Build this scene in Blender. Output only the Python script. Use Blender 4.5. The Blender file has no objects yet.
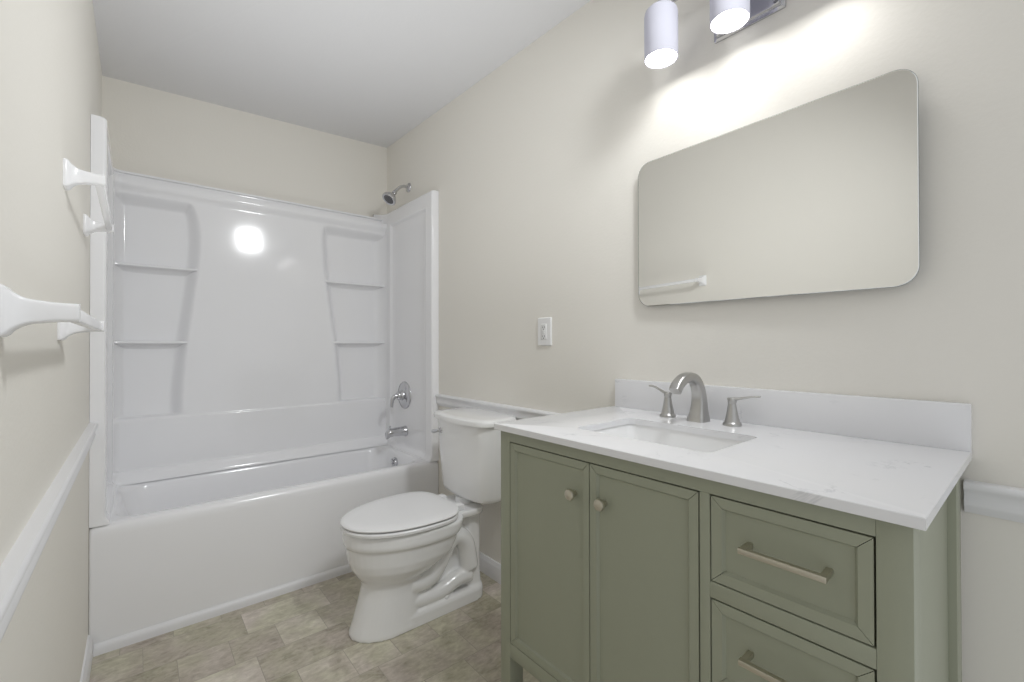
import bpy, bmesh, math, random
from mathutils import Vector, Matrix
PI = math.pi
random.seed(7)
scene = bpy.context.scene
COL = scene.collection

# ------------------------------------------------------------------ camera
cam_d = bpy.data.cameras.new('camera')
cam = bpy.data.objects.new('camera', cam_d)
COL.objects.link(cam)
scene.camera = cam
cam_d.sensor_width = 36.0
cam_d.lens = 36.0 * 447.3 / 1024.0
cam_d.clip_start = 0.01
YAW, PITCH, ROLL = math.radians(39.944), math.radians(0.381), math.radians(-0.114)
fw = Vector((math.sin(YAW) * math.cos(PITCH), math.cos(YAW) * math.cos(PITCH), math.sin(PITCH)))
rt = Vector((math.cos(YAW), -math.sin(YAW), 0))
up = rt.cross(fw)
r2 = rt * math.cos(ROLL) + up * math.sin(ROLL)
u2 = -rt * math.sin(ROLL) + up * math.cos(ROLL)
m3 = Matrix((r2, u2, -fw)).transposed()
cam.matrix_world = Matrix.Translation((-1.384, -3.062, 1.1806)) @ m3.to_4x4()

# ------------------------------------------------------------------ light and exposure
world = bpy.data.worlds.new('world')
scene.world = world
world.use_nodes = True
wbg = world.node_tree.nodes['Background']
wbg.inputs[0].default_value = (0.965, 0.985, 1.0, 1)
wbg.inputs[1].default_value = 0.75                 # daylight of the open room in front of the doorway
vs = scene.view_settings
vs.view_transform = 'Standard'
vs.look = 'None'
vs.gamma = 1.0
vs.use_curve_mapping = False
vs.exposure = 0.0
scene.cycles.use_denoising = True
scene.cycles.max_bounces = 12
scene.cycles.diffuse_bounces = 8
scene.cycles.sample_clamp_indirect = 6.0


def area_light(name, loc, aim, sx, sy, power, col=(1, 1, 1)):
    d = bpy.data.lights.new(name, 'AREA')
    d.shape = 'RECTANGLE'
    d.size, d.size_y, d.energy, d.color = sx, sy, power, col
    o = bpy.data.objects.new(name, d)
    COL.objects.link(o)
    o.location = loc
    o.rotation_euler = (Vector(aim) - Vector(loc)).to_track_quat('-Z', 'Y').to_euler()
    return o


# added fill lights without a real fixture: one up at the ceiling, one downward
bounce = area_light('added_ceiling_fill', (-0.85, -1.55, 1.0), (-0.85, -1.50, 2.6), 0.9, 1.3, 4.0, (0.96, 0.985, 1.0))
bounce.data.spread = math.radians(110)
soft = area_light('added_down_fill', (-0.42, -2.86, 2.36), (-1.2, -0.75, 0.70), 0.18, 0.22, 7.4, (0.96, 0.985, 1.0))
soft.data.spread = math.radians(122)

# ------------------------------------------------------------------ materials


def srgb(r, g, b):
    f = lambda c: (c / 255 / 12.92) if c / 255 <= 0.04045 else ((c / 255 + 0.055) / 1.055) ** 2.4
    return (f(r), f(g), f(b), 1)


def mat(name, col, rough=0.5, metal=0.0, spec=0.5, coat=0.0, bump=None):
    m = bpy.data.materials.new(name)
    m.use_nodes = True
    nt = m.node_tree
    b = nt.nodes['Principled BSDF']
    b.inputs['Base Color'].default_value = col
    b.inputs['Roughness'].default_value = rough
    b.inputs['Metallic'].default_value = metal
    b.inputs['Specular IOR Level'].default_value = spec
    b.inputs['Coat Weight'].default_value = coat
    if bump:
        sc, st, dist = bump
        tc = nt.nodes.new('ShaderNodeTexCoord')
        n = nt.nodes.new('ShaderNodeTexNoise')
        n.inputs['Scale'].default_value = sc
        n.inputs['Detail'].default_value = 4
        bp = nt.nodes.new('ShaderNodeBump')
        bp.inputs['Strength'].default_value = st
        bp.inputs['Distance'].default_value = dist
        nt.links.new(tc.outputs['Object'], n.inputs['Vector'])
        nt.links.new(n.outputs['Fac'], bp.inputs['Height'])
        nt.links.new(bp.outputs['Normal'], b.inputs['Normal'])
    return m


M = {}
M['wall'] = mat('cream_wall_paint', srgb(231, 228, 221), 0.75, spec=0.3, bump=(90, 0.25, 0.002))
M['ceiling'] = mat('ceiling_paint', srgb(222, 222, 224), 0.9, spec=0.2, bump=(60, 0.15, 0.002))
M['trim'] = mat('white_trim_paint', srgb(229, 229, 231), 0.35)
M['acrylic'] = mat('white_acrylic', srgb(238, 238, 240), 0.1)
M['tub'] = mat('white_tub_enamel', srgb(238, 238, 240), 0.15)
M['porcelain'] = mat('white_porcelain', srgb(236, 236, 236), 0.1, coat=0.4)
M['seat'] = mat('white_seat_plastic', srgb(234, 234, 235), 0.22)
M['ceramic'] = mat('white_ceramic_towel_bar', srgb(236, 236, 238), 0.18)
M['plastic'] = mat('white_plastic', srgb(232, 232, 232), 0.35)
M['slot'] = mat('dark_slot', srgb(40, 40, 40), 0.6)
M['chrome'] = mat('chrome', srgb(205, 205, 208), 0.12, metal=1.0)
M['nickel'] = mat('brushed_nickel', srgb(186, 185, 183), 0.3, metal=1.0)
M['satin'] = mat('satin_nickel_pull', srgb(205, 200, 186), 0.35, metal=1.0)
M['green'] = mat('sage_green_paint', srgb(152, 155, 137), 0.42, spec=0.4)
M['inside'] = mat('cabinet_inside', srgb(70, 72, 60), 0.7)
M['mirror'] = mat('mirror_glass', srgb(238, 238, 236), 0.0, metal=1.0)
M['mirror_edge'] = mat('mirror_edge', srgb(120, 124, 122), 0.3)
M['rubber'] = mat('dark_nozzle_face', srgb(95, 95, 98), 0.4)


def quartz():
    m = mat('white_quartz', srgb(228, 228, 230), 0.2)
    nt = m.node_tree
    b = nt.nodes['Principled BSDF']
    tc = nt.nodes.new('ShaderNodeTexCoord')
    n1 = nt.nodes.new('ShaderNodeTexNoise')
    n1.inputs['Scale'].default_value = 3.2
    n1.inputs['Detail'].default_value = 7
    n1.inputs['Roughness'].default_value = 0.62
    n1.inputs['Distortion'].default_value = 0.8
    s = nt.nodes.new('ShaderNodeMath'); s.operation = 'SUBTRACT'; s.inputs[1].default_value = 0.5
    a = nt.nodes.new('ShaderNodeMath'); a.operation = 'ABSOLUTE'
    mr = nt.nodes.new('ShaderNodeMapRange')
    mr.inputs['From Min'].default_value = 0.0
    mr.inputs['From Max'].default_value = 0.012
    mr.inputs['To Min'].default_value = 1.0
    mr.inputs['To Max'].default_value = 0.0
    n2 = nt.nodes.new('ShaderNodeTexNoise')
    n2.inputs['Scale'].default_value = 9.0
    r2_ = nt.nodes.new('ShaderNodeMapRange')
    r2_.inputs['From Min'].default_value = 0.52
    r2_.inputs['From Max'].default_value = 0.72
    mu = nt.nodes.new('ShaderNodeMath'); mu.operation = 'MULTIPLY'
    mu2 = nt.nodes.new('ShaderNodeMath'); mu2.operation = 'MULTIPLY'; mu2.inputs[1].default_value = 0.55
    mx = nt.nodes.new('ShaderNodeMix'); mx.data_type = 'RGBA'
    mx.inputs['A'].default_value = srgb(228, 228, 230)
    mx.inputs['B'].default_value = srgb(176, 178, 183)
    L = nt.links.new
    L(tc.outputs['Object'], n1.inputs['Vector']); L(tc.outputs['Object'], n2.inputs['Vector'])
    L(n1.outputs['Fac'], s.inputs[0]); L(s.outputs[0], a.inputs[0]); L(a.outputs[0], mr.inputs['Value'])
    L(n2.outputs['Fac'], r2_.inputs['Value'])
    L(mr.outputs[0], mu.inputs[0]); L(r2_.outputs[0], mu.inputs[1]); L(mu.outputs[0], mu2.inputs[0])
    L(mu2.outputs[0], mx.inputs['Factor']); L(mx.outputs['Result'], b.inputs['Base Color'])
    return m


M['quartz'] = quartz()


def floor_mat():
    m = mat('stone_look_vinyl_tile', srgb(150, 142, 130), 0.4, spec=0.4)
    nt = m.node_tree
    b = nt.nodes['Principled BSDF']
    L = nt.links.new
    tc = nt.nodes.new('ShaderNodeTexCoord')
    mp = nt.nodes.new('ShaderNodeMapping')
    mp.inputs['Location'].default_value = (0.045, 0.105, 0)
    br = nt.nodes.new('ShaderNodeTexBrick')
    br.offset, br.offset_frequency, br.squash, br.squash_frequency = 0.41, 2, 0.5, 2
    br.inputs['Scale'].default_value = 1.0
    br.inputs['Brick Width'].default_value = 0.33
    br.inputs['Row Height'].default_value = 0.172
    br.inputs['Mortar Size'].default_value = 0.0012
    br.inputs['Mortar Smooth'].default_value = 0.3
    br.inputs['Bias'].default_value = -0.05
    br.inputs['Color1'].default_value = (0, 0, 0, 1)
    br.inputs['Color2'].default_value = (1, 1, 1, 1)
    br.inputs['Mortar'].default_value = (0.1, 0.1, 0.1, 1)
    L(tc.outputs['Object'], mp.inputs['Vector']); L(mp.outputs[0], br.inputs['Vector'])
    n1 = nt.nodes.new('ShaderNodeTexNoise')
    n1.inputs['Scale'].default_value = 7.0; n1.inputs['Detail'].default_value = 9
    n1.inputs['Roughness'].default_value = 0.66; n1.inputs['Distortion'].default_value = 0.9
    n2 = nt.nodes.new('ShaderNodeTexNoise')
    n2.inputs['Scale'].default_value = 26; n2.inputs['Detail'].default_value = 8
    n2.inputs['Roughness'].default_value = 0.7; n2.inputs['Distortion'].default_value = 0.5
    off = nt.nodes.new('ShaderNodeVectorMath'); off.operation = 'MULTIPLY_ADD'
    off.inputs[1].default_value = (3.1, 5.7, 0)
    L(br.outputs['Color'], off.inputs[0]); L(tc.outputs['Object'], off.inputs[2])
    L(off.outputs[0], n1.inputs['Vector'])
    st = nt.nodes.new('ShaderNodeMapping'); st.inputs['Scale'].default_value = (1.0, 2.2, 1)
    L(off.outputs[0], st.inputs['Vector']); L(st.outputs[0], n2.inputs['Vector'])
    r1 = nt.nodes.new('ShaderNodeValToRGB')
    e = r1.color_ramp.elements
    e[0].position = 0.22; e[0].color = srgb(122, 116, 108)
    e[1].position = 0.80; e[1].color = srgb(226, 221, 212)
    k = e.new(0.42); k.color = srgb(172, 165, 153)
    k = e.new(0.60); k.color = srgb(199, 193, 183)
    ad = nt.nodes.new('ShaderNodeMath'); ad.operation = 'MULTIPLY_ADD'
    ad.inputs[1].default_value = 0.65; 
    a2 = nt.nodes.new('ShaderNodeMath'); a2.operation = 'MULTIPLY_ADD'; a2.inputs[1].default_value = 0.60
    a3 = nt.nodes.new('ShaderNodeMath'); a3.operation = 'MULTIPLY_ADD'; a3.inputs[1].default_value = 0.20; a3.inputs[2].default_value = -0.20
    L(br.outputs['Color'], a3.inputs[0])
    L(n2.outputs['Fac'], a2.inputs[0]); L(a3.outputs[0], a2.inputs[2])
    L(n1.outputs['Fac'], ad.inputs[0]); L(a2.outputs[0], ad.inputs[2])
    L(ad.outputs[0], r1.inputs[0])
    mx = nt.nodes.new('ShaderNodeMix'); mx.data_type = 'RGBA'
    mx.inputs['B'].default_value = srgb(140, 135, 126)
    fm = nt.nodes.new('ShaderNodeMath'); fm.operation = 'MULTIPLY'; fm.inputs[1].default_value = 0.5
    L(br.outputs['Fac'], fm.inputs[0]); L(fm.outputs[0], mx.inputs['Factor'])
    n3 = nt.nodes.new('ShaderNodeTexNoise'); n3.inputs['Scale'].default_value = 5.0; n3.inputs['Detail'].default_value = 3
    L(off.outputs[0], n3.inputs['Vector'])
    r3 = nt.nodes.new('ShaderNodeValToRGB')
    r3.color_ramp.elements[0].position = 0.38; r3.color_ramp.elements[0].color = (1.02, 0.98, 0.98, 1)
    r3.color_ramp.elements[1].position = 0.62; r3.color_ramp.elements[1].color = (0.98, 1.0, 0.88, 1)
    L(n3.outputs['Fac'], r3.inputs[0])
    m3_ = nt.nodes.new('ShaderNodeMix'); m3_.data_type = 'RGBA'; m3_.blend_type = 'MULTIPLY'; m3_.inputs['Factor'].default_value = 1.0
    L(r1.outputs[0], m3_.inputs['A']); L(r3.outputs[0], m3_.inputs['B'])
    L(m3_.outputs['Result'], mx.inputs['A']); L(mx.outputs['Result'], b.inputs['Base Color'])
    bp = nt.nodes.new('ShaderNodeBump'); bp.inputs['Strength'].default_value = 0.25; bp.inputs['Distance'].default_value = 0.002
    L(n2.outputs['Fac'], bp.inputs['Height']); L(bp.outputs[0], b.inputs['Normal'])
    return m


M['floor'] = floor_mat()


def glass_shade():
    m = bpy.data.materials.new('frosted_white_glass'); m.use_nodes = True
    nt = m.node_tree; L = nt.links.new
    nt.nodes.remove(nt.nodes['Principled BSDF'])
    out = nt.nodes['Material Output']
    t = nt.nodes.new('ShaderNodeBsdfTranslucent'); t.inputs[0].default_value = (0.86, 0.86, 0.90, 1)
    d = nt.nodes.new('ShaderNodeBsdfDiffuse'); d.inputs[0].default_value = (0.40, 0.40, 0.44, 1)
    e = nt.nodes.new('ShaderNodeEmission'); e.inputs[0].default_value = (0.80, 0.80, 1.0, 1); e.inputs[1].default_value = 0.16
    x = nt.nodes.new('ShaderNodeMixShader'); x.inputs[0].default_value = 0.0
    a = nt.nodes.new('ShaderNodeAddShader')
    L(d.outputs[0], x.inputs[1]); L(t.outputs[0], x.inputs[2]); L(x.outputs[0], a.inputs[0]); L(e.outputs[0], a.inputs[1])
    L(a.outputs[0], out.inputs['Surface'])
    return m


M['shade'] = glass_shade()


def emit(name, col, s):
    m = bpy.data.materials.new(name); m.use_nodes = True
    nt = m.node_tree
    b = nt.nodes['Principled BSDF']
    b.inputs['Base Color'].default_value = (0.9, 0.9, 0.9, 1)
    b.inputs['Emission Color'].default_value = col
    b.inputs['Emission Strength'].default_value = s
    return m


M['bulb'] = emit('lit_diffuser', (1, 0.99, 0.98, 1), 23.0)

# ------------------------------------------------------------------ mesh helpers


def NB():
    return bmesh.new()


def merge(bm, src, mtx=None):
    if mtx is not None:
        bmesh.ops.transform(src, matrix=mtx, verts=src.verts)
    me = bpy.data.meshes.new('tmp')
    src.to_mesh(me); src.free()
    bm.from_mesh(me)
    bpy.data.meshes.remove(me)


def box(bm, x0, x1, y0, y1, z0, z1, bev=0.0, seg=2):
    b = NB()
    vs_ = [b.verts.new((x, y, z)) for x in (x0, x1) for y in (y0, y1) for z in (z0, z1)]
    for f in ((0, 1, 3, 2), (4, 6, 7, 5), (0, 4, 5, 1), (2, 3, 7, 6), (0, 2, 6, 4), (1, 5, 7, 3)):
        b.faces.new([vs_[i] for i in f])
    bmesh.ops.recalc_face_normals(b, faces=b.faces)
    if bev:
        bmesh.ops.bevel(b, geom=list(b.edges), offset=bev, segments=seg, affect='EDGES', profile=0.5)
    merge(bm, b)


def loft(bm, rings, cap0=True, cap1=True, closed=True):
    b = NB()
    R = [[b.verts.new(p) for p in r] for r in rings]
    n = len(R[0])
    for a, c in zip(R, R[1:]):
        for i in range(n if closed else n - 1):
            j = (i + 1) % n
            b.faces.new((a[i], a[j], c[j], c[i]))
    if cap0: b.faces.new(list(reversed(R[0])))
    if cap1: b.faces.new(R[-1])
    bmesh.ops.recalc_face_normals(b, faces=b.faces)
    merge(bm, b)


def rrect(x0, x1, y0, y1, r, z, n=8, ns=6):
    """rounded rectangle ring in the XY plane; n points a corner, ns along each side"""
    r = min(r, (x1 - x0) / 2 - 1e-4, (y1 - y0) / 2 - 1e-4)
    P = []
    for cx, cy, a0 in ((x1 - r, y1 - r, 0), (x0 + r, y1 - r, 90), (x0 + r, y0 + r, 180), (x1 - r, y0 + r, 270)):
        for k in range(n + 1):
            a = math.radians(a0 + 90 * k / n)
            P.append((cx + r * math.cos(a), cy + r * math.sin(a), z))
    out = []
    m_ = n + 1
    for i in range(4):
        out += P[i * m_:(i + 1) * m_]
        p, q = P[(i + 1) * m_ - 1], P[((i + 1) * m_) % len(P)]
        for k in range(1, ns + 1):
            t = k / (ns + 1)
            out.append(tuple(p[c] + (q[c] - p[c]) * t for c in range(3)))
    return out


def tube(bm, pts, rad, n=14, cap=True):
    """round tube along a polyline, radius per point or one radius"""
    pts = [Vector(p) for p in pts]
    if not isinstance(rad, (list, tuple)): rad = [rad] * len(pts)
    T = []
    for i in range(len(pts)):
        a = pts[max(i - 1, 0)]; c = pts[min(i + 1, len(pts) - 1)]
        T.append((c - a).normalized())
    u = T[0].orthogonal().normalized()
    rings = []
    for i, (p, t) in enumerate(zip(pts, T)):
        u = (u - t * u.dot(t)).normalized()
        v = t.cross(u)
        rings.append([tuple(p + (u * math.cos(2 * PI * k / n) + v * math.sin(2 * PI * k / n)) * rad[i]) for k in range(n)])
    loft(bm, rings, cap, cap)


def spline(pts, n=8):
    """Catmull-Rom through the points (vectors of any length)"""
    out = []
    P = [pts[0]] + list(pts) + [pts[-1]]
    for i in range(1, len(P) - 2):
        for k in range(n):
            t = k / n
            out.append(tuple(0.5 * ((2 * b) + (-a + c) * t + (2 * a - 5 * b + 4 * c - d) * t * t + (-a + 3 * b - 3 * c + d) * t ** 3)
                             for a, b, c, d in zip(P[i - 1], P[i], P[i + 1], P[i + 2])))
    out.append(tuple(pts[-1]))
    return out


def lathe(bm, prof, loc, axis='Z', n=32, cap0=True, cap1=True):
    """prof: (radius, height) pairs along the axis"""
    ax = Vector(axis) if not isinstance(axis, str) else {'X': Vector((1, 0, 0)), 'Y': Vector((0, 1, 0)), 'Z': Vector((0, 0, 1))}[axis]
    u = ax.orthogonal().normalized(); v = ax.cross(u)
    loc = Vector(loc)
    rings = [[tuple(loc + ax * h + (u * math.cos(2 * PI * k / n) + v * math.sin(2 * PI * k / n)) * max(r, 1e-4)) for k in range(n)] for r, h in prof]
    loft(bm, rings, cap0, cap1)


def prism(bm, poly, axis, a, b_):
    """extrude a closed 2D polygon along an axis: 'Y' -> poly is (x,z), 'X' -> poly is (y,z), 'Z' -> (x,y)"""
    f = {'Y': lambda p, t: (p[0], t, p[1]), 'X': lambda p, t: (t, p[0], p[1]), 'Z': lambda p, t: (p[0], p[1], t)}[axis]
    loft(bm, [[f(p, a) for p in poly], [f(p, b_) for p in poly]])


ORG = {}


def obj(name, bm, m, parent=None, smooth=35):
    o_ = ORG.get(parent.name, Vector((0, 0, 0))) if parent else Vector((0, 0, 0))
    if o_.length: bmesh.ops.translate(bm, vec=-o_, verts=bm.verts)
    me = bpy.data.meshes.new(name)
    bm.to_mesh(me); bm.free()
    if smooth:
        for p in me.polygons: p.use_smooth = True
        if smooth < 180: me.set_sharp_from_angle(angle=math.radians(smooth))
    me.materials.append(m)
    o = bpy.data.objects.new(name, me)
    COL.objects.link(o)
    if parent:
        o.parent = parent
        ORG[o.name] = o_
    return o


def thing(name, label, cat, loc=(0, 0, 0), group=None):
    o = bpy.data.objects.new(name, None)
    COL.objects.link(o)
    o.empty_display_size = 0.1
    o.location = loc
    ORG[o.name] = Vector(loc)
    return tag(o, label, cat, group)


def tag(o, label, cat, group=None):
    o['label'] = label; o['category'] = cat
    if group: o['group'] = group
    return o


def struct(name, bm, m, smooth=0, label=None):
    o = obj(name, bm, m, None, smooth)
    o['kind'] = 'structure'
    if label: o['label'] = label
    return o


# ------------------------------------------------------------------ the room
W = 1.524
YF = -3.2          # the room is open in front: the doorway the photographer stands in
ZC = 2.56
b = NB(); box(b, -W - 0.12, 0.12, YF, 0.12, -0.06, 0.0); struct('floor', b, M['floor'])
b = NB(); box(b, -W - 0.12, -W, YF, 0.12, 0.0, 2.75); struct('wall_left', b, M['wall'])
b = NB(); box(b, 0.0, 0.12, YF, 0.12, 0.0, 2.75); struct('wall_right', b, M['wall'])
b = NB(); box(b, -W, 0.0, 0.0, 0.12, 0.0, 2.75); struct('wall_back', b, M['wall'])
b = NB()   # the ceiling sags a little towards the front
cz = {(0, 0): 2.545, (1, 0): 2.605, (0, 1): 2.53, (1, 1): 2.515}
lo = [b.verts.new(((-W, 0)[i], (0.0, YF)[j], cz[i, j])) for i, j in ((0, 0), (1, 0), (1, 1), (0, 1))]
hi = [b.verts.new((v.co.x, v.co.y, 2.75)) for v in lo]
b.faces.new(lo); b.faces.new(hi)
for i in range(4): b.faces.new((lo[i], lo[(i + 1) % 4], hi[(i + 1) % 4], hi[i]))
bmesh.ops.recalc_face_normals(b, faces=b.faces)
struct('ceiling', b, M['ceiling'])

# chair rails (profile: depth from the wall, height)
RAIL = [(0, .815), (.006, .815), (.010, .819), (.012, .826), (.018, .832), (.019, .838), (.016, .846), (.014, .855),
        (.017, .864), (.023, .868), (.025, .873), (.024, .879), (.020, .883), (0, .884)]
b = NB(); prism(b, [(-W + d, z) for d, z in RAIL], 'Y', YF, -0.729); struct('trim_1', b, M['trim'], 40, 'white moulded chair rail along the left wall')
b = NB(); prism(b, [(-d, z) for d, z in RAIL], 'Y', -2.014, -0.729); struct('trim_2', b, M['trim'], 40, 'white chair rail on the right wall behind the toilet')
b = NB(); prism(b, [(-d, z) for d, z in RAIL], 'Y', YF, -2.946); struct('trim_3', b, M['trim'], 40, 'white chair rail on the right wall past the green vanity')
BASE = [(0, 0), (.014, 0), (.014, .066), (.011, .074), (.008, .080), (.006, .088), (0, .090)]
b = NB(); prism(b, [(-W + d, z) for d, z in BASE], 'Y', YF, -0.743); struct('baseboard_left', b, M['trim'], 40)
b = NB(); prism(b, [(-d, z) for d, z in BASE], 'Y', -2.60, -0.730); struct('baseboard_right', b, M['trim'], 40)
# trim strip at the foot of the tub apron
b = NB(); prism(b, [(-0.7285, 0), (-0.742, 0), (-0.742, .022), (-0.739, .032), (-0.734, .038), (-0.7285, .041)], 'X', -W + 0.015, -0.015)
struct('trim_4', b, M['trim'], 40, 'white moulding along the foot of the bathtub apron')

# ------------------------------------------------------------------ bathtub
tub = thing('bathtub', 'white alcove bathtub with a plain apron and chrome overflow', 'bathtub', (-0.76, -0.36, 0))
YT = -0.728
X0, X1, Y1 = -W + 0.0005, -0.0005, -0.0005
b = NB()
rings = []
for ins, r, z in ((.0, .008, .0), (.0, .008, .20), (.0, .008, .44), (.001, .010, .458), (.005, .014, .472), (.013, .02, .481), (.026, .03, .485)):
    rings.append(rrect(X0, X1 , YT + ins, Y1, r, z))
IN = [(-1.462, -.078, -.672, -.105, .085, .485), (-1.455, -.086, -.664, -.112, .09, .482), (-1.448, -.093, -.656, -.119, .10, .473),
      (-1.440, -.099, -.650, -.125, .11, .455), (-1.425, -.106, -.640, -.133, .12, .40), (-1.385, -.125, -.622, -.150, .13, .27),
      (-1.33, -.150, -.600, -.170, .14, .15), (-1.28, -.185, -.575, -.195, .14, .115), (-1.22, -.25, -.52, -.245, .13, .10), (-1.0, -.45, -.42, -.34, .03, .096)]
for x0, x1, y0, y1, r, z in IN:
    rings.append(rrect(x0, x1, y0, y1, r, z))
loft(b, rings)
tb = obj('tub_body', b, M['tub'], tub, 50)
# overflow plate on the drain end
b = NB()
ax = Vector((-1, 0, 0.11)).normalized()
lathe(b, [(.034, -.004), (.036, .004), (.033, .011), (.020, .014), (.006, .015)], (-.108, -.36, .415), ax)
ov = obj('overflow_plate', b, M['chrome'], tub, 40)
b = NB(); lathe(b, [(.009, .012), (.009, .022), (.006, .025)], (-.108, -.36, .415), ax, 16)
tube(b, [(-.125, -.36, .428), (-.132, -.36, .447)], .005, 10)
obj('trip_lever', b, M['chrome'], ov, 40)
b = NB(); lathe(b, [(.036, -.006), (.036, .004), (.030, .007), (.010, .006)], (-.42, -.38, .095), 'Z')
obj('drain', b, M['chrome'], tub, 40)

# ------------------------------------------------------------------ tub surround
sur = thing('tub_surround', 'glossy white moulded surround with ledge shelves on the walls above the bathtub', 'shower surround', (-0.76, -0.02, 0.485))


def interp(z, tab):
    if z <= tab[0][0]: return tab[0][1]
    for (a, p), (c, q) in zip(tab, tab[1:]):
        if z <= c:
            t = (z - a) / (c - a); t = t * t * (3 - 2 * t) if len(tab) < 4 else t
            return p + (q - p) * t
    return tab[-1][1]


def smooth_tab(tab):
    pts = spline([(z, x) for z, x in tab], 6)
    return [(p[0], p[1]) for p in pts]


CL = smooth_tab([(.78, -1.200), (.95, -1.197), (1.20, -1.176), (1.40, -1.152), (1.60, -1.130), (1.75, -1.122), (1.86, -1.130), (1.93, -1.150), (1.96, -1.165)])
CR = smooth_tab([(.78, -.372), (.95, -.378), (1.20, -.402), (1.40, -.430), (1.60, -.456), (1.75, -.470), (1.86, -.476), (1.93, -.468), (1.96, -.455)])
YREC, YCEN, YLOW = -.022, -.078, -.086
XA, XB = -1.480, -.030          # the inner corners where the end panels meet the back panel


def sstep(a, c, x):
    t = min(max((x - a) / (c - a), 0), 1)
    return t * t * (3 - 2 * t)


def back_y(x, z):
    y = YCEN
    for x0, x1 in ((-1.486, interp(z, CL)), (interp(z, CR), .10)):
        r = .022
        qx = max(x0 - x, x - x1) + r; qz = max(.60 - z, z - 1.948) + r
        d = math.hypot(max(qx, 0), max(qz, 0)) + min(max(qx, qz), 0) - r
        y = y + (YREC - YCEN) * (1 - sstep(-.050, .008, d)) * sstep(.800, .812, z)
    # lower band: steps forward under the ledge, then flares onto the tub deck
    y += (YLOW - YCEN) * (1 - sstep(.792, .802, z))
    y -= .030 * (1 - sstep(.485, .56, z)) ** 1.6
    y -= .012 * (sstep(.545, .538, z) if False else (1 - sstep(.538, .546, z)))
    # top moulding: a cove under a thin lip
    y -= .022 * sstep(1.955, 2.0, z) * (1 - sstep(2.022, 2.030, z))
    y += .030 * sstep(2.022, 2.032, z)
    y -= .012 * sstep(2.052, 2.056, z)
    # fillet into the end panels
    e = max(0, 1 - (x - XA) / .035) if x < -.8 else 0
    y -= .035 * (1 - math.sqrt(max(0, 1 - e * e))) 
    return y


def lin(a, c, n):
    return [a + (c - a) * k / n for k in range(n + 1)]


xs = sorted(set([round(v, 4) for v in lin(XA, XA + .04, 8) + lin(XA + .04, -1.06, 62) + lin(-1.06, -.54, 20) + lin(-.54, XB - .06, 70) + lin(XB - .06, XB, 14)]))
zs = sorted(set([round(v, 4) for v in lin(.485, .56, 16) + lin(.56, .785, 8) + lin(.785, .86, 22) + lin(.86, 1.86, 34) + lin(1.86, 1.96, 24) + lin(1.96, 2.065, 34)]))
b = NB()
F = [[b.verts.new((x, back_y(x, z), z)) for x in xs] for z in zs]
for i in range(len(zs) - 1):
    for j in range(len(xs) - 1):
        b.faces.new((F[i][j], F[i][j + 1], F[i + 1][j + 1], F[i + 1][j]))
# back and edges, so the panel has its thickness against the wall
bk = {}
for (i, j) in [(0, j) for j in range(len(xs))] + [(i, len(xs) - 1) for i in range(1, len(zs))] + [(len(zs) - 1, j) for j in range(len(xs) - 2, -1, -1)] + [(i, 0) for i in range(len(zs) - 2, 0, -1)]:
    bk[i, j] = b.verts.new((xs[j], -.001, zs[i]))
loop = list(bk)
for p, q in zip(loop, loop[1:] + loop[:1]):
    b.faces.new((F[p[0]][p[1]], bk[p], bk[q], F[q[0]][q[1]]))
b.faces.new([bk[k] for k in loop])
bmesh.ops.recalc_face_normals(b, faces=b.faces)
obj('back_panel', b, M['acrylic'], sur, 48)


def end_panel(side, zt):
    """side -1: left wall, +1: right wall. A raised border round a field set back, rounded front edge"""
    s = side
    xw = -W + .001 if s < 0 else -.001
    ys = sorted(set([round(v, 4) for v in lin(-.727, -.715, 6) + lin(-.715, -.66, 6) + lin(-.66, -.63, 10) + lin(-.63, -.17, 10) + lin(-.17, -.010, 40)]))
    zz = sorted(set([round(v, 4) for v in lin(.485, .52, 6) + lin(.52, .60, 8) + lin(.60, 1.99, 24) + lin(1.99, 2.025, 10) + lin(2.025, zt - .012, 5) + lin(zt - .012, zt, 6)]))
    b = NB()

    def dep(y, z):
        ztop = 2.010
        d = max(-.652 - y, y + .150, z - ztop, .50 - z)
        t = .046 - .016 * (1 - sstep(-.022, 0, d))
        t -= .012 * (1 - math.sqrt(max(0, 1 - max(0, 1 - (y + .727) / .012) ** 2)))
        t -= .010 * (1 - math.sqrt(max(0, 1 - max(0, 1 - (zt - z) / .010) ** 2))) if z > zt - .010 else 0
        t += .014 * (1 - sstep(.485, .53, z)) ** 2
        if s > 0:       # broad cove where the panel meets the back
            e = max(0, 1 - (-.024 - y) / .085)
            t += .062 * (1 - math.sqrt(max(0, 1 - min(e, 1) ** 2)))
        return t
    F = [[b.verts.new((xw - s * dep(y, z), y, z)) for y in ys] for z in zz]
    for i in range(len(zz) - 1):
        for j in range(len(ys) - 1):
            b.faces.new((F[i][j], F[i][j + 1], F[i + 1][j + 1], F[i + 1][j]))
    bk = {}
    for (i, j) in [(0, j) for j in range(len(ys))] + [(i, len(ys) - 1) for i in range(1, len(zz))] + [(len(zz) - 1, j) for j in range(len(ys) - 2, -1, -1)] + [(i, 0) for i in range(len(zz) - 2, 0, -1)]:
        bk[i, j] = b.verts.new((xw, ys[j], zz[i]))
    loop = list(bk)
    for p, q in zip(loop, loop[1:] + loop[:1]):
        b.faces.new((F[p[0]][p[1]], bk[p], bk[q], F[q[0]][q[1]]))
    b.faces.new([bk[k] for k in loop])
    bmesh.ops.recalc_face_normals(b, faces=b.faces)
    return obj('end_panel', b, M['acrylic'], sur, 48)


end_panel(-1, 2.062); end_panel(1, 2.098)


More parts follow.
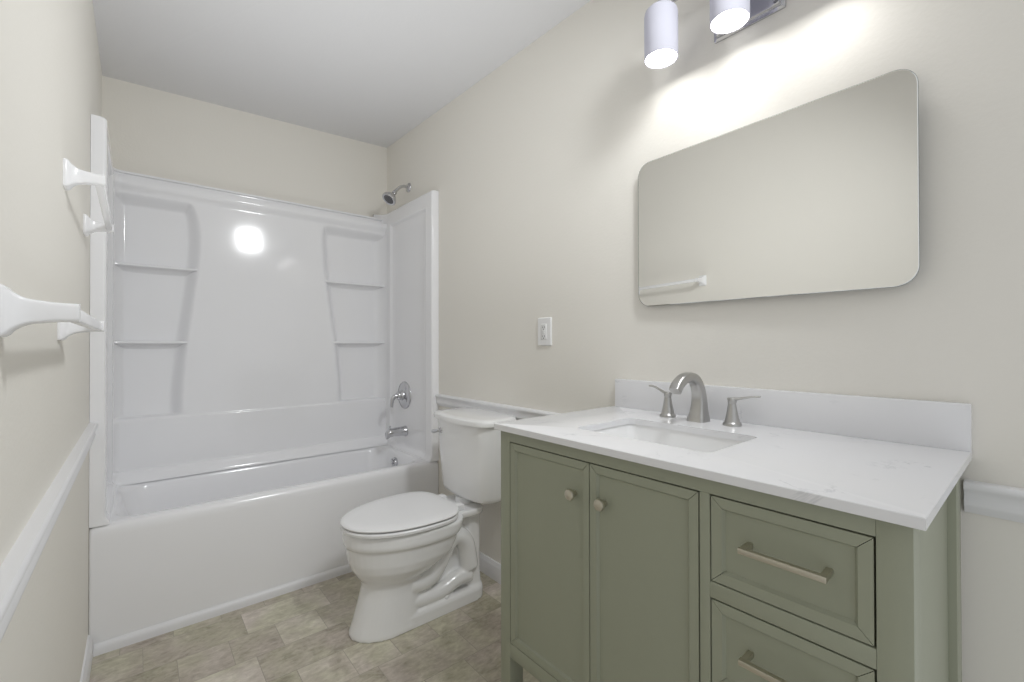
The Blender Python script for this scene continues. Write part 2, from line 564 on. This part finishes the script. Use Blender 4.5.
def shelf(z, xa, xb):
    """moulded ledge: flat top, thin lip, underside coved back to the recess"""
    n = 24
    rings = []
    for k in range(n + 1):
        t = k / n
        x = xa + (xb - xa) * t
        e = math.sin(PI * t) ** 0.5
        yf = -.079 + .010 * e                       # the front edge is slightly hollow
        dr = .030 + .030 * e                        # the cove under it is deepest in the middle
        P = [(-.012, z), (yf + .006, z), (yf + .002, z - .002), (yf, z - .006), (yf, z - .011), (yf + .004, z - .015)]
        for q in range(1, 7):
            a = q / 6
            P.append((yf + .004 + (-.014 - yf - .004) * math.sin(a * PI / 2), z - .015 - dr * (1 - math.cos(a * PI / 2))))
        rings.append([(x, y, zz) for y, zz in P])
    b = NB(); loft(b, rings)
    return obj('shelf', b, M['acrylic'], sur, 40)


for z in (1.597, 1.200):
    shelf(z, -1.478, interp(z, CL) + .012)
    shelf(z, interp(z, CR) - .012, -.040)

# ------------------------------------------------------------------ shower fittings
sh = thing('shower_fixture', 'chrome shower head on a bent arm high on the right wall', 'shower head', (0, -.345, 2.222))
b = NB(); lathe(b, [(.031, 0), (.031, .004), (.026, .010), (.014, .014), (.011, .014)], (-.0005, -.345, 2.222), (-1, 0, 0))
obj('flange', b, M['chrome'], sh, 40)
arm = spline([(-.005, -.345, 2.222), (-.035, -.345, 2.224), (-.062, -.345, 2.213), (-.085, -.345, 2.190), (-.104, -.345, 2.168)], 6)
b = NB(); tube(b, arm, .0095, 14)
obj('shower_arm', b, M['chrome'], sh, 60)
hx = Vector((-.62, -.10, -.78)).normalized()
b = NB(); lathe(b, [(.010, -.004), (.0145, 0), (.0155, .012), (.013, .018), (.017, .026), (.032, .042), (.042, .056), (.0475, .068), (.0475, .076), (.044, .080), (.040, .078)], (-.100, -.345, 2.172), hx)
hd = obj('head', b, M['chrome'], sh, 40)
b = NB(); lathe(b, [(.040, .0765), (.030, .079), (.012, .079), (.002, .079)], (-.100, -.345, 2.172), hx)
for k in range(12):
    a = 2 * PI * k / 12
    u = hx.orthogonal().normalized(); v = hx.cross(u)
    for rr in (.014, .029):
        p = Vector((-.100, -.345, 2.172)) + hx * .078 + (u * math.cos(a) + v * math.sin(a)) * rr
        lathe(b, [(.0016, 0), (.0012, .003)], p, hx, 6)
obj('nozzle_face', b, M['rubber'], hd, 40)

XE = -.0312   # face of the right end panel
vl = thing('shower_valve', 'round chrome shower valve plate with a single lever', 'shower valve', (XE, -.345, .845))
b = NB(); lathe(b, [(.090, .0), (.090, .003), (.086, .008), (.060, .014), (.040, .018), (.034, .020), (.030, .034), (.028, .036)], (XE, -.345, .845), (-1, 0, 0), 48)
obj('valve_plate', b, M['chrome'], vl, 40)
b = NB()
lathe(b, [(.026, .030), (.028, .036), (.027, .048), (.022, .056), (.006, .058)], (XE, -.345, .845), (-1, 0, 0))
lev = spline([(XE - .045, -.345, .845, .014), (XE - .066, -.340, .842, .0145), (XE - .082, -.337, .825, .0135), (XE - .088, -.336, .798, .011), (XE - .089, -.336, .772, .010)], 5)
tube(b, [p[:3] for p in lev], [p[3] for p in lev], 12)
obj('lever_handle', b, M['chrome'], vl, 40)

sp = thing('tub_spout', 'chrome tub filler spout below the shower valve', 'tub spout', (XE, -.36, .612))
b = NB()
sec = []
for t, hw, zt, zb in ((0, .034, .034, -.034), (.006, .035, .035, -.035), (.012, .031, .032, -.030), (.05, .029, .031, -.027), (.09, .028, .029, -.026), (.115, .027, .025, -.030), (.130, .024, .016, -.038), (.136, .018, .006, -.038)):
    ring = []
    for k in range(24):
        a = 2 * PI * k / 24
        c, s_ = math.cos(a), math.sin(a)
        ring.append((XE - t, -.36 + hw * c, .612 + (zt if s_ > 0 else -zb) * s_))
    sec.append(ring)
loft(b, sec)
spo = obj('spout', b, M['chrome'], sp, 45)
b = NB(); lathe(b, [(.004, 0), (.004, .014), (.007, .016), (.007, .022), (.004, .025)], (XE - .112, -.36, .632), 'Z', 14)
obj('diverter_knob', b, M['chrome'], spo, 40)

# ------------------------------------------------------------------ toilet
TY = -1.262
toi = thing('toilet', 'white two-piece toilet with closed lid beside the bathtub', 'toilet', (-.40, TY, 0))


def egg(xf, xb, hw, z, n=48, bl=.30, pw=2.0, pb=3.0):
    """plan outline: elliptical nose at xf, squarer back at xb; bl = share of the length behind the widest line"""
    xm = xb - (xb - xf) * bl
    R = []
    for k in range(n):
        a = 2 * PI * k / n
        c, s_ = math.cos(a), math.sin(a)
        p = pw if c < 0 else pb
        cc = math.copysign(abs(c) ** (2 / p), c); ss = math.copysign(abs(s_) ** (2 / p), s_)
        x = xm + cc * ((xm - xf) if c < 0 else (xb - xm))
        R.append((x, TY + hw * ss, z))
    return R


b = NB()
BOWL = [(-.728, -.445, .114, .000, .42), (-.728, -.445, .114, .012, .42), (-.714, -.45, .110, .05, .42), (-.696, -.45, .106, .11, .42), (-.682, -.448, .103, .16, .42),
        (-.676, -.445, .104, .190, .42), (-.680, -.43, .114, .212, .41), (-.700, -.39, .138, .238, .39), (-.719, -.35, .160, .268, .37), (-.730, -.31, .173, .30, .36), (-.736, -.29, .180, .340, .35), (-.738, -.29, .182, .362, .35),
        (-.747, -.28, .192, .370, .35), (-.751, -.27, .196, .383, .35), (-.750, -.26, .196, .415, .35), (-.745, -.26, .192, .426, .35)]
loft(b, [egg(xf, xb, hw, z, bl=bl, pb=3.5) for xf, xb, hw, z, bl in BOWL])
# rear deck that carries the tank
loft(b, [rrect(-.40, xb, TY - h, TY + h, .04, z) for xb, h, z in ((-.15, .09, .385), (-.142, .116, .396), (-.136, .122, .402), (-.136, .124, .420), (-.138, .122, .426))])
# core behind the pedestal, foot slab, rear block
loft(b, [rrect(-.56, -.16, TY - h, TY + h, .03, z) for h, z in ((.050, .0), (.050, .20), (.062, .34), (.07, .38))])
loft(b, [rrect(-.60, -.125, TY - h, TY + h, .05, z) for h, z in ((.110, .0), (.110, .045), (.104, .058), (.094, .062))])
loft(b, [rrect(-.215, -.13, TY - h, TY + h, .03, z) for h, z in ((.092, .03), (.080, .12), (.080, .26), (.082, .39))])
for sgn in (-1, 1):
    yo = TY + sgn * .070
    pth = spline([(-.50, yo, .17, .040), (-.455, yo, .165, .042), (-.405, yo, .175, .042), (-.365, yo, .215, .042), (-.335, yo, .265, .042), (-.300, yo, .305, .042),
                  (-.255, yo, .305, .042), (-.222, yo, .265, .042), (-.208, yo, .21, .042), (-.20, yo, .15, .044)], 6)
    tube(b, [p[:3] for p in pth], [p[3] for p in pth], 18)
    pth = spline([(-.50, yo, .095, .034), (-.42, yo, .088, .034), (-.34, yo, .092, .034), (-.27, yo, .115, .036), (-.20, yo, .12, .04)], 6)
    tube(b, [p[:3] for p in pth], [p[3] for p in pth], 18)
bowl = obj('bowl', b, M['porcelain'], toi, 180)
md = bowl.modifiers.new('fuse', 'REMESH'); md.mode = 'VOXEL'; md.voxel_size = .005; md.use_smooth_shade = True
md = bowl.modifiers.new('soften', 'SMOOTH'); md.factor = .5; md.iterations = 4


def foot_cap(sgn):
    b = NB(); lathe(b, [(.014, 0), (.014, .006), (.011, .014), (.005, .018)], (-.335, TY + sgn * .088, .057), 'Z', 18)
    obj('bolt_cap', b, M['seat'], toi, 40)


foot_cap(-1); foot_cap(1)


def seat_ring(xf, xb, hw, z):
    return egg(xf, xb, hw, z, 64, .36, 2.1, 3.2)


b = NB()
loft(b, [seat_ring(-.756 - d, -.285, .201 + d, z) for d, z in ((-.007, .4285), (0, .432), (.001, .441), (-.004, .4465))])
obj('seat', b, M['seat'], toi, 40)
b = NB()
loft(b, [seat_ring(-.756 - d, -.283 + e, .200 + d, z) for d, e, z in ((-.007, 0, .4505), (.000, 0, .4530), (.001, .001, .4570), (-.003, 0, .4615), (-.014, -.010, .4645), (-.05, -.04, .4660), (-.11, -.10, .4665))])
obj('lid', b, M['seat'], toi, 40)
for sgn in (-1, 1):
    b = NB(); box(b, -.285, -.240, TY + sgn * .075 - .022, TY + sgn * .075 + .022, .423, .454, .007)
    obj('hinge', b, M['seat'], toi, 40)


def tank_ring(xf, xb, hw, r, z, bow):
    R = []
    for x, y, zz in rrect(xf, xb, -hw, hw, r, z, 8, 14):
        t = (xb - x) / (xb - xf)
        R.append((x - bow * t * max(0, 1 - (y / hw) ** 2), TY + y, zz))
    return R


b = NB()
loft(b, [tank_ring(xf, -.022, hw, r, z, bow) for xf, hw, r, z, bow in (
    (-.160, .160, .05, .452, .02), (-.178, .182, .05, .4545, .025), (-.187, .191, .05, .462, .028), (-.191, .196, .05, .48, .03), (-.202, .210, .05, .65, .033), (-.208, .219, .05, .812, .035))])
obj('tank', b, M['porcelain'], toi, 40)
b = NB()   # spud gasket between tank and bowl deck
lathe(b, [(.045, .422), (.045, .456)], (-.175, TY, 0), 'Z', 20)
obj('tank_gasket', b, M['seat'], toi, 40)
b = NB()
loft(b, [tank_ring(xf, -.018, hw, .052, z, bow) for xf, hw, z, bow in (
    (-.214, .226, .810, .036), (-.222, .232, .813, .038), (-.223, .233, .826, .038), (-.221, .231, .834, .038), (-.214, .226, .839, .036), (-.19, .20, .842, .03), (-.12, .1, .843, .0))])
obj('tank_lid', b, M['porcelain'], toi, 40)
b = NB()
lathe(b, [(.014, -.012), (.014, .008), (.010, .012)], (-.222, TY + .128, .755), (-1, 0, 0), 20)
pth = spline([(-.230, TY + .128, .755, .007), (-.240, TY + .130, .754, .008), (-.243, TY + .150, .750, .008), (-.241, TY + .178, .743, .010), (-.239, TY + .192, .740, .009)], 5)
tube(b, [p[:3] for p in pth], [p[3] for p in pth], 12)
obj('flush_lever', b, M['chrome'], toi, 40)

# ------------------------------------------------------------------ vanity
VL, VR, VF = -2.0185, -2.942, -.555
van = thing('vanity_cabinet', 'sage green bathroom vanity with two doors and drawers under white top', 'vanity', (-.28, -2.48, 0))
G = M['green']
ZT = .9295
b = NB()
bv = .0012
PW = .042
# four posts
box(b, VF, VF + .05, VL - PW, VL, 0, ZT, bv); box(b, VF, VF + .05, VR, VR + PW, 0, ZT, bv)
box(b, -.095, -.030, VL - PW, VL, 0, ZT, bv); box(b, -.095, -.030, VR, VR + PW, 0, ZT, bv)
# rails and stiles of the face frame
box(b, VF, VF + .022, VR + PW, VL - PW, .897, ZT, bv)
box(b, VF, VF + .022, VR + PW, VL - PW, .275, .315, bv)
box(b, VF, VF + .022, -2.652, -2.632, .315, .897, bv)
box(b, VF, VF + .022, VR + PW, -2.652, .703, .733, bv)
box(b, VF, VF + .022, VR + PW, -2.652, .508, .536, bv)
obj('face_frame', b, G, van, 35)
for y0, y1 in ((VL - .024, VL - .014), (VR + .014, VR + .024)):
    b = NB(); box(b, VF + .048, -.090, y0, y1, .275, ZT, .001)
    obj('side_panel', b, G, van, 35)
b = NB()
box(b, VF + .040, -.034, VR + .024, VL - .024, .285, .300)
box(b, -.045, -.033, VR + .024, VL - .024, .285, ZT)
box(b, VF + .034, VF + .040, VR + .024, VL - .024, .285, ZT)  # dark backing sheet added so the gaps round the fronts look shaded
obj('carcass_and_gap_backing', b, M['inside'], van, 0)


def front(name, y0, y1, z0, z1, fw_=.024, rec=.007):
    """mitred frame of four sticks round a set-back panel; y0 < y1"""
    b = NB()
    xf, xb = VF + .0005, VF + .020
    ins = fw_
    box(b, xf + rec, xb, y0 + ins - .004, y1 - ins + .004, z0 + ins - .004, z1 - ins + .004)
    O = [(y0, z0), (y1, z0), (y1, z1), (y0, z1)]
    I = [(y0 + ins, z0 + ins), (y1 - ins, z0 + ins), (y1 - ins, z1 - ins), (y0 + ins, z1 - ins)]
    mi = .0006
    for k in range(4):
        j = (k + 1) % 4
        poly = [O[k], O[j], I[j], I[k]]
        c = NB()
        cy = sum(p[0] for p in poly) / 4; cz_ = sum(p[1] for p in poly) / 4
        # inner edge slopes back to the panel; mitre ends drawn in by a hair
        dh = Vector((poly[1][0] - poly[0][0], poly[1][1] - poly[0][1])).normalized()
        d = dh * mi
        q = [Vector(poly[0]) + d, Vector(poly[1]) - d, Vector(poly[2]) - d, Vector(poly[3]) + d]
        nrm = (q[3] + q[2] - q[0] - q[1]).normalized()
        fr = [c.verts.new((xf, p.x, p.y)) for p in (q[0], q[1], q[2] - nrm * .005 + dh * .005, q[3] - nrm * .005 - dh * .005)]
        mdv = [c.verts.new((xf + rec + .0005, p.x, p.y)) for p in (q[2], q[3])]
        bk_ = [c.verts.new((xb, p.x, p.y)) for p in q]
        c.faces.new(fr)
        c.faces.new((fr[3], fr[2], mdv[0], mdv[1]))
        c.faces.new((mdv[1], mdv[0], bk_[2], bk_[3]))
        c.faces.new((fr[0], fr[1], bk_[1], bk_[0]))
        c.faces.new((fr[1], fr[2], mdv[0], bk_[2], bk_[1]))
        c.faces.new((fr[3], fr[0], bk_[0], bk_[3], mdv[1]))
        c.faces.new(bk_)
        bmesh.ops.recalc_face_normals(c, faces=c.faces)
        merge(b, c)
    return obj(name, b, G, van, 25)


def knob(parent, y, z):
    b = NB()
    lathe(b, [(.007, -.003), (.006, .003), (.005, .010), (.007, .014), (.0125, .016), (.0140, .019), (.0140, .023), (.0125, .026), (.006, .0275), (.001, .028)], (VF + .007, y, z), (-1, 0, 0), 28)
    return obj('knob', b, M['satin'], parent, 40)


def pull(parent, y0, y1, z):
    b = NB()
    box(b, VF - .032, VF - .022, y0 - .006, y1 + .006, z - .005, z + .005, .0012)
    for y in (y0, y1):
        box(b, VF - .024, VF + .010, y - .005, y + .005, z - .005, z + .005, .0012)
    return obj('handle', b, M['satin'], parent, 35)


g3 = .0028
d1 = front('door', -2.3585 + g3 / 2, VL - PW - g3, .315 + g3, .897 - g3); knob(d1, -2.308, .810)
d2 = front('door', -2.632 + g3, -2.3585 - g3 / 2, .315 + g3, .897 - g3); knob(d2, -2.400, .810)
for z0, z1, hz in ((.733, .897, .822), (.536, .703, .630), (.315, .508, .42)):
    d = front('drawer', VR + PW + g3, -2.652 - g3, z0 + g3, z1 - g3, .024)
    pull(d, -2.841, -2.722, hz)

# ------------------------------------------------------------------ vanity top, sink, faucet
top = thing('countertop', 'white veined quartz vanity top on the green cabinet with sink cutout', 'countertop', (-.28, -2.49, ZT))
CL_, CR_, CF = -2.018, -2.958, -.579
SX0, SX1, SY0, SY1 = -.455, -.195, -2.603, -2.222      # sink cutout
ZC0, ZC1 = .930, .948
b = NB()
oi = rrect(SX0, SX1, SY0, SY1, .022, 0, 6, 6)
oo = []
for x, y, z in oi:      # outer outline sampled in the directions of the cutout's points
    cx, cy = (SX0 + SX1) / 2, (SY0 + SY1) / 2
    dx, dy = (x - cx) / ((SX1 - SX0) / 2), (y - cy) / ((SY1 - SY0) / 2)
    mxx = max(abs(dx), abs(dy))
    dx /= mxx; dy /= mxx
    X = cx + dx * ((-.002 - cx) if dx > 0 else (cx - CF))
    Y = cy + dy * ((CL_ - cy) if dy > 0 else (cy - CR_))
    oo.append((X, Y, 0))
for cxy in ((CF, CL_), (CF, CR_), (-.002, CL_), (-.002, CR_)):      # make sure the four true corners are in the outline
    i = min(range(len(oo)), key=lambda k: (oo[k][0] - cxy[0]) ** 2 + (oo[k][1] - cxy[1]) ** 2)
    oo[i] = (cxy[0], cxy[1], 0)


def lvl(R, z, d=0.0):
    out = []
    for x, y, _ in R:
        xx = x + (d if abs(x - CF) < 1e-5 else 0)
        yy = y - (d if abs(y - CL_) < 1e-5 else 0) + (d if abs(y - CR_) < 1e-5 else 0)
        out.append((xx, yy, z))
    return out


rg = [lvl(oi, ZC0), lvl(oo, ZC0, .001), lvl(oo, ZC0 + .0012), lvl(oo, ZC1 - .0018), lvl(oo, ZC1 - .0005, .0008), lvl(oo, ZC1, .002), lvl(oi, ZC1)]
c = NB()
R = [[c.verts.new(p) for p in r] for r in rg]
n = len(oi)
for a_, c_ in zip(R, R[1:] + R[:1]):
    for i in range(n):
        c.faces.new((a_[i], a_[(i + 1) % n], c_[(i + 1) % n], c_[i]))
bmesh.ops.recalc_face_normals(c, faces=c.faces)
merge(b, c)
obj('slab', b, M['quartz'], top, 30)
b = NB(); box(b, -.021, -.0003, CR_, -2.030, ZC1, 1.050, .0012)
tag(obj('backsplash', b, M['quartz'], None, 30), 'low white quartz backsplash strip along the wall behind the faucet', 'backsplash')

snk = thing('sink', 'white rectangular undermount sink set into the vanity top', 'sink', (-.325, -2.41, .79))
b = NB()
e = .004
S = [(SX0 - .02, SX1 + .02, SY0 - .02, SY1 + .02, .03, .915), (SX0 - .02, SX1 + .02, SY0 - .02, SY1 + .02, .03, .9295), (SX0 - e, SX1 + e, SY0 - e, SY1 + e, .026, .9295),
     (SX0 - .002, SX1 + .002, SY0 - .002, SY1 + .002, .026, .922), (SX0 + .008, SX1 - .006, SY0 + .010, SY1 - .012, .03, .88), (SX0 + .018, SX1 - .014, SY0 + .022, SY1 - .030, .035, .83),
     (SX0 + .03, SX1 - .024, SY0 + .036, SY1 - .046, .04, .812), (SX0 + .055, SX1 - .045, SY0 + .07, SY1 - .08, .04, .804), (-.345, -.305, -2.43, -2.39, .019, .800)]
loft(b, [rrect(*s) for s in S], False, True)
T_ = [(SX0 - .02, SX1 + .02, SY0 - .02, SY1 + .02, .03, .915), (SX0 - .004, SX1 + .006, SY0 - .004, SY1 + .002, .035, .87), (SX0 + .01, SX1 - .005, SY0 + .02, SY1 - .03, .04, .80), (-.36, -.29, -2.45, -2.37, .03, .785)]
loft(b, [rrect(*s) for s in T_], False, True)
obj('basin', b, M['porcelain'], snk, 45)
b = NB(); lathe(b, [(.022, .796), (.022, .802), (.016, .804), (.004, .803)], (-.325, -2.41, 0), 'Z', 24)
obj('drain', b, M['nickel'], snk, 40)

FX, FY = -.088, -2.388
fau = thing('faucet', 'brushed nickel widespread faucet with arched spout behind the sink', 'faucet', (FX, FY, ZC1))
b = NB()
path = spline([(FX, ZC1, .030, .0285), (FX + .002, ZC1 + .006, .0295, .028), (FX + .005, ZC1 + .03, .0235, .023), (FX + .006, ZC1 + .065, .0185, .0195), (FX - .001, ZC1 + .096, .0165, .018),
               (FX - .020, ZC1 + .122, .0150, .017), (FX - .050, ZC1 + .134, .0142, .0165), (FX - .085, ZC1 + .131, .0140, .016), (FX - .115, ZC1 + .116, .0138, .016), (FX - .132, ZC1 + .098, .0138, .016)], 6)
rings = []
for i, (x, z, a, w_) in enumerate(path):
    p0, p1 = path[max(i - 1, 0)], path[min(i + 1, len(path) - 1)]
    t = Vector((p1[0] - p0[0], 0, p1[1] - p0[1])).normalized()
    if i == 0: t = Vector((0, 0, 1))
    u = Vector((t.z, 0, -t.x))
    ring = []
    for k in range(28):
        an = 2 * PI * k / 28
        c_, s_ = math.cos(an), math.sin(an)
        cc = math.copysign(abs(c_) ** .55, c_); ss = math.copysign(abs(s_) ** .55, s_)     # soft square section
        q = Vector((x, FY, z)) + u * (a * cc) + Vector((0, 1, 0)) * (w_ * ss)
        ring.append(tuple(q))
    rings.append(ring)
loft(b, rings)
obj('spout', b, M['nickel'], fau, 50)


def handle(y, ang, rise):
    b = NB()
    lathe(b, [(.0245, 0), (.0245, .006), (.0225, .0085), (.0205, .010), (.0175, .022), (.0135, .042), (.0108, .060), (.0105, .064), (.0118, .066), (.0118, .074), (.009, .078)], (FX, y, ZC1), 'Z', 32)
    h = obj('handle', b, M['nickel'], fau, 40)
    b = NB()
    d = Vector((math.cos(ang), math.sin(ang), 0)); s_ = Vector((-d.y, d.x, 0))
    rings = []
    for t, w_, th, dz in ((-.012, .0075, .0035, .0), (0, .0095, .0045, .0), (.014, .0085, .0040, .001), (.03, .0070, .0030, .004 * rise), (.05, .0068, .0028, .008 * rise), (.066, .0072, .0030, .009 * rise), (.072, .006, .0028, .009 * rise)):
        ring = []
        for k in range(16):
            an = 2 * PI * k / 16
            q = Vector((FX, y, ZC1 + .075 + dz)) + d * t + s_ * (w_ * math.cos(an)) + Vector((0, 0, th * math.sin(an)))
            ring.append(tuple(q))
        rings.append(ring)
    loft(b, rings)
    obj('lever', b, M['nickel'], h, 50)


handle(-2.287, math.radians(82), 2.0)
handle(-2.488, math.radians(-80), 1.2)

# ------------------------------------------------------------------ wall mirror
mir = thing('wall_mirror', 'frameless rectangular mirror with rounded corners above the vanity', 'mirror', (-.012, -2.505, 1.31))


def yz_rrect(y0, y1, z0, z1, r, x, n=10):
    return [(x, p[0], p[1]) for p in rrect(y0, y1, z0, z1, r, 0, n, 4)]


MY0, MY1, MZ0, MZ1 = -2.881, -2.133, 1.311, 1.814


def hang(bm):
    """the mirror hangs a little off the wall at its right end"""
    for v in bm.verts:
        v.co.x += .027 * (v.co.y - MY1) * min(max((-v.co.x - .002) / .010, 0), 1)


b = NB()
loft(b, [yz_rrect(MY0 + .0005, MY1 - .0005, MZ0 + .0005, MZ1 - .0005, .045, -.0185), yz_rrect(MY0 + .002, MY1 - .002, MZ0 + .002, MZ1 - .002, .044, -.020)])
hang(b)
gl = obj('mirror_glass', b, M['mirror'], mir, 20)
b = NB()
loft(b, [yz_rrect(MY0, MY1, MZ0, MZ1, .045, -.0140), yz_rrect(MY0, MY1, MZ0, MZ1, .045, -.0186)])
for z in (MZ0 + .05, MZ1 - .09):
    box(b, -.0142, -.0005, MY0 + .06, MY1 - .06, z, z + .04)
hang(b)
obj('backing', b, M['mirror_edge'], mir, 30)

# ------------------------------------------------------------------ vanity light
LY = -2.503
lt = thing('vanity_light', 'chrome vanity wall light with frosted white cylinder shades above the mirror', 'wall light', (-.005, LY, 2.12))
b = NB()
loft(b, [yz_rrect(LY - .100, LY + .100, 2.117, 2.320, .004, -.0005, 3), yz_rrect(LY - .100, LY + .100, 2.117, 2.320, .004, -.007, 3), yz_rrect(LY - .092, LY + .092, 2.125, 2.312, .004, -.009, 3),
         yz_rrect(LY - .090, LY + .090, 2.127, 2.310, .004, -.020, 3), yz_rrect(LY - .087, LY + .087, 2.130, 2.307, .004, -.022, 3)])
obj('backplate', b, M['chrome'], lt, 25)
for sy in (-.080,):
    b = NB(); lathe(b, [(.004, 0), (.004, .006), (.008, .008), (.009, .014), (.005, .018)], (-.021, LY + sy, 2.142), (-1, 0, 0), 18)
    obj('finial', b, M['chrome'], lt, 40)
b = NB(); tube(b, [(-.02, LY, 2.285), (-.065, LY, 2.285)], .010, 14); tube(b, [(-.065, LY - .235, 2.285), (-.065, LY + .235, 2.285)], .007, 14)
obj('crossbar', b, M['chrome'], lt, 50)
for k in (1, 0, -1):
    y = LY + k * .212
    zb = 2.074
    b = NB()
    pth = spline([(-.065, y, 2.285), (-.085, y, 2.291), (-.108, y, 2.287), (-.122, y, 2.272), (-.125, y, 2.250)], 6)
    tube(b, pth, .006, 12)
    lathe(b, [(.018, 2.232), (.020, 2.236), (.020, 2.246), (.012, 2.256), (.006, 2.258)], (-.125, y, 0), 'Z', 24)
    obj('arm', b, M['chrome'], lt, 50)
    b = NB()
    lathe(b, [(.0495, zb), (.0505, zb + .002), (.0505, 2.212), (.048, 2.223), (.040, 2.231), (.012, 2.234), (.012, 2.231), (.038, 2.229), (.045, 2.221), (.0475, 2.211), (.0475, zb + .001), (.0495, zb)], (-.125, y, 0), 'Z', 48, False, False)
    sd = obj('shade', b, M['shade'], lt, 60)
    b = NB()
    lathe(b, [(.0474, zb + .007), (.0474, zb + .004), (.042, zb + .002), (.02, zb + .001), (.002, zb + .001)], (-.125, y, 0), 'Z', 40)
    obj('diffuser', b, M['bulb'], sd, 60)

# ------------------------------------------------------------------ wall outlet
out = thing('wall_outlet', 'white rectangular outlet plate on the right wall over the toilet tank', 'outlet', (0, -1.638, 1.235))
b = NB()
loft(b, [yz_rrect(-1.681, -1.596, 1.173, 1.297, .004, -.0004, 4), yz_rrect(-1.681, -1.596, 1.173, 1.297, .004, -.004, 4), yz_rrect(-1.678, -1.599, 1.176, 1.294, .004, -.0075, 4)])
obj('cover_plate', b, M['plastic'], out, 30)
b = NB()
loft(b, [yz_rrect(-1.656, -1.621, 1.201, 1.269, .002, -.006, 3), yz_rrect(-1.656, -1.621, 1.201, 1.269, .002, -.0092, 3), yz_rrect(-1.655, -1.622, 1.202, 1.268, .002, -.0100, 3)])
box(b, -.0115, -.0095, -1.647, -1.630, 1.236, 1.242, .0006); box(b, -.0115, -.0095, -1.647, -1.630, 1.228, 1.234, .0006)
rc = obj('receptacle', b, M['plastic'], out, 30)
for zc in (1.254, 1.215):
    for dy, h in ((-.0065, .0045), (.0065, .0036)):
        b = NB(); box(b, -.0104, -.0095, -1.6385 + dy - .0009, -1.6385 + dy + .0009, zc - h, zc + h)
        obj('slot', b, M['slot'], rc, 0)
    b = NB(); lathe(b, [(.0024, .0), (.0024, .0008)], (-.0097, -1.6385, zc - .009), (-1, 0, 0), 12)
    obj('ground_hole', b, M['slot'], rc, 0)

# ------------------------------------------------------------------ towel bars on the left wall


def towel_bar(ya, yb, z, off, label, drop=0.0):
    """two flared ceramic posts with a flat bar between their tips; ya is the near end"""
    t = thing('towel_bar', label, 'towel bar', (-W, (ya + yb) / 2, z), 'white towel bars on the left wall')
    for y, zo in ((ya, z), (yb, z - drop)):
        b = NB()
        S = spline([(0, .026, .034), (.005, .026, .034), (.010, .023, .031), (.016, .017, .0245), (.028, .0125, .0175), (.045, .0115, .0145), (off - .008, .0115, .0130), (off + .012, .0115, .0125)], 4)
        loft(b, [[(-W + d, p[0] + y, p[1] + zo) for p in rrect(-hw, hw, -hz, hz, .005, 0, 4, 1)] for d, hw, hz in [(max(s[0], .0002), s[1], s[2]) for s in S]])
        obj('bracket', b, M['ceramic'], t, 45)
    b = NB()
    box(b, -W + off - .009, -W + off + .009, min(ya, yb) + .006, max(ya, yb) - .006, z - .0095, z + .0095, .003)
    for v in b.verts: v.co.z -= drop * (v.co.y - ya) / (yb - ya)
    obj('rod', b, M['ceramic'], t, 40)
    return t


towel_bar(-2.192, -1.592, 1.225, .066, 'lower white towel bar nearest the camera on the left wall')
towel_bar(-1.508, -.972, 1.602, .064, 'higher white towel bar on the left wall beside the tub surround', .016)
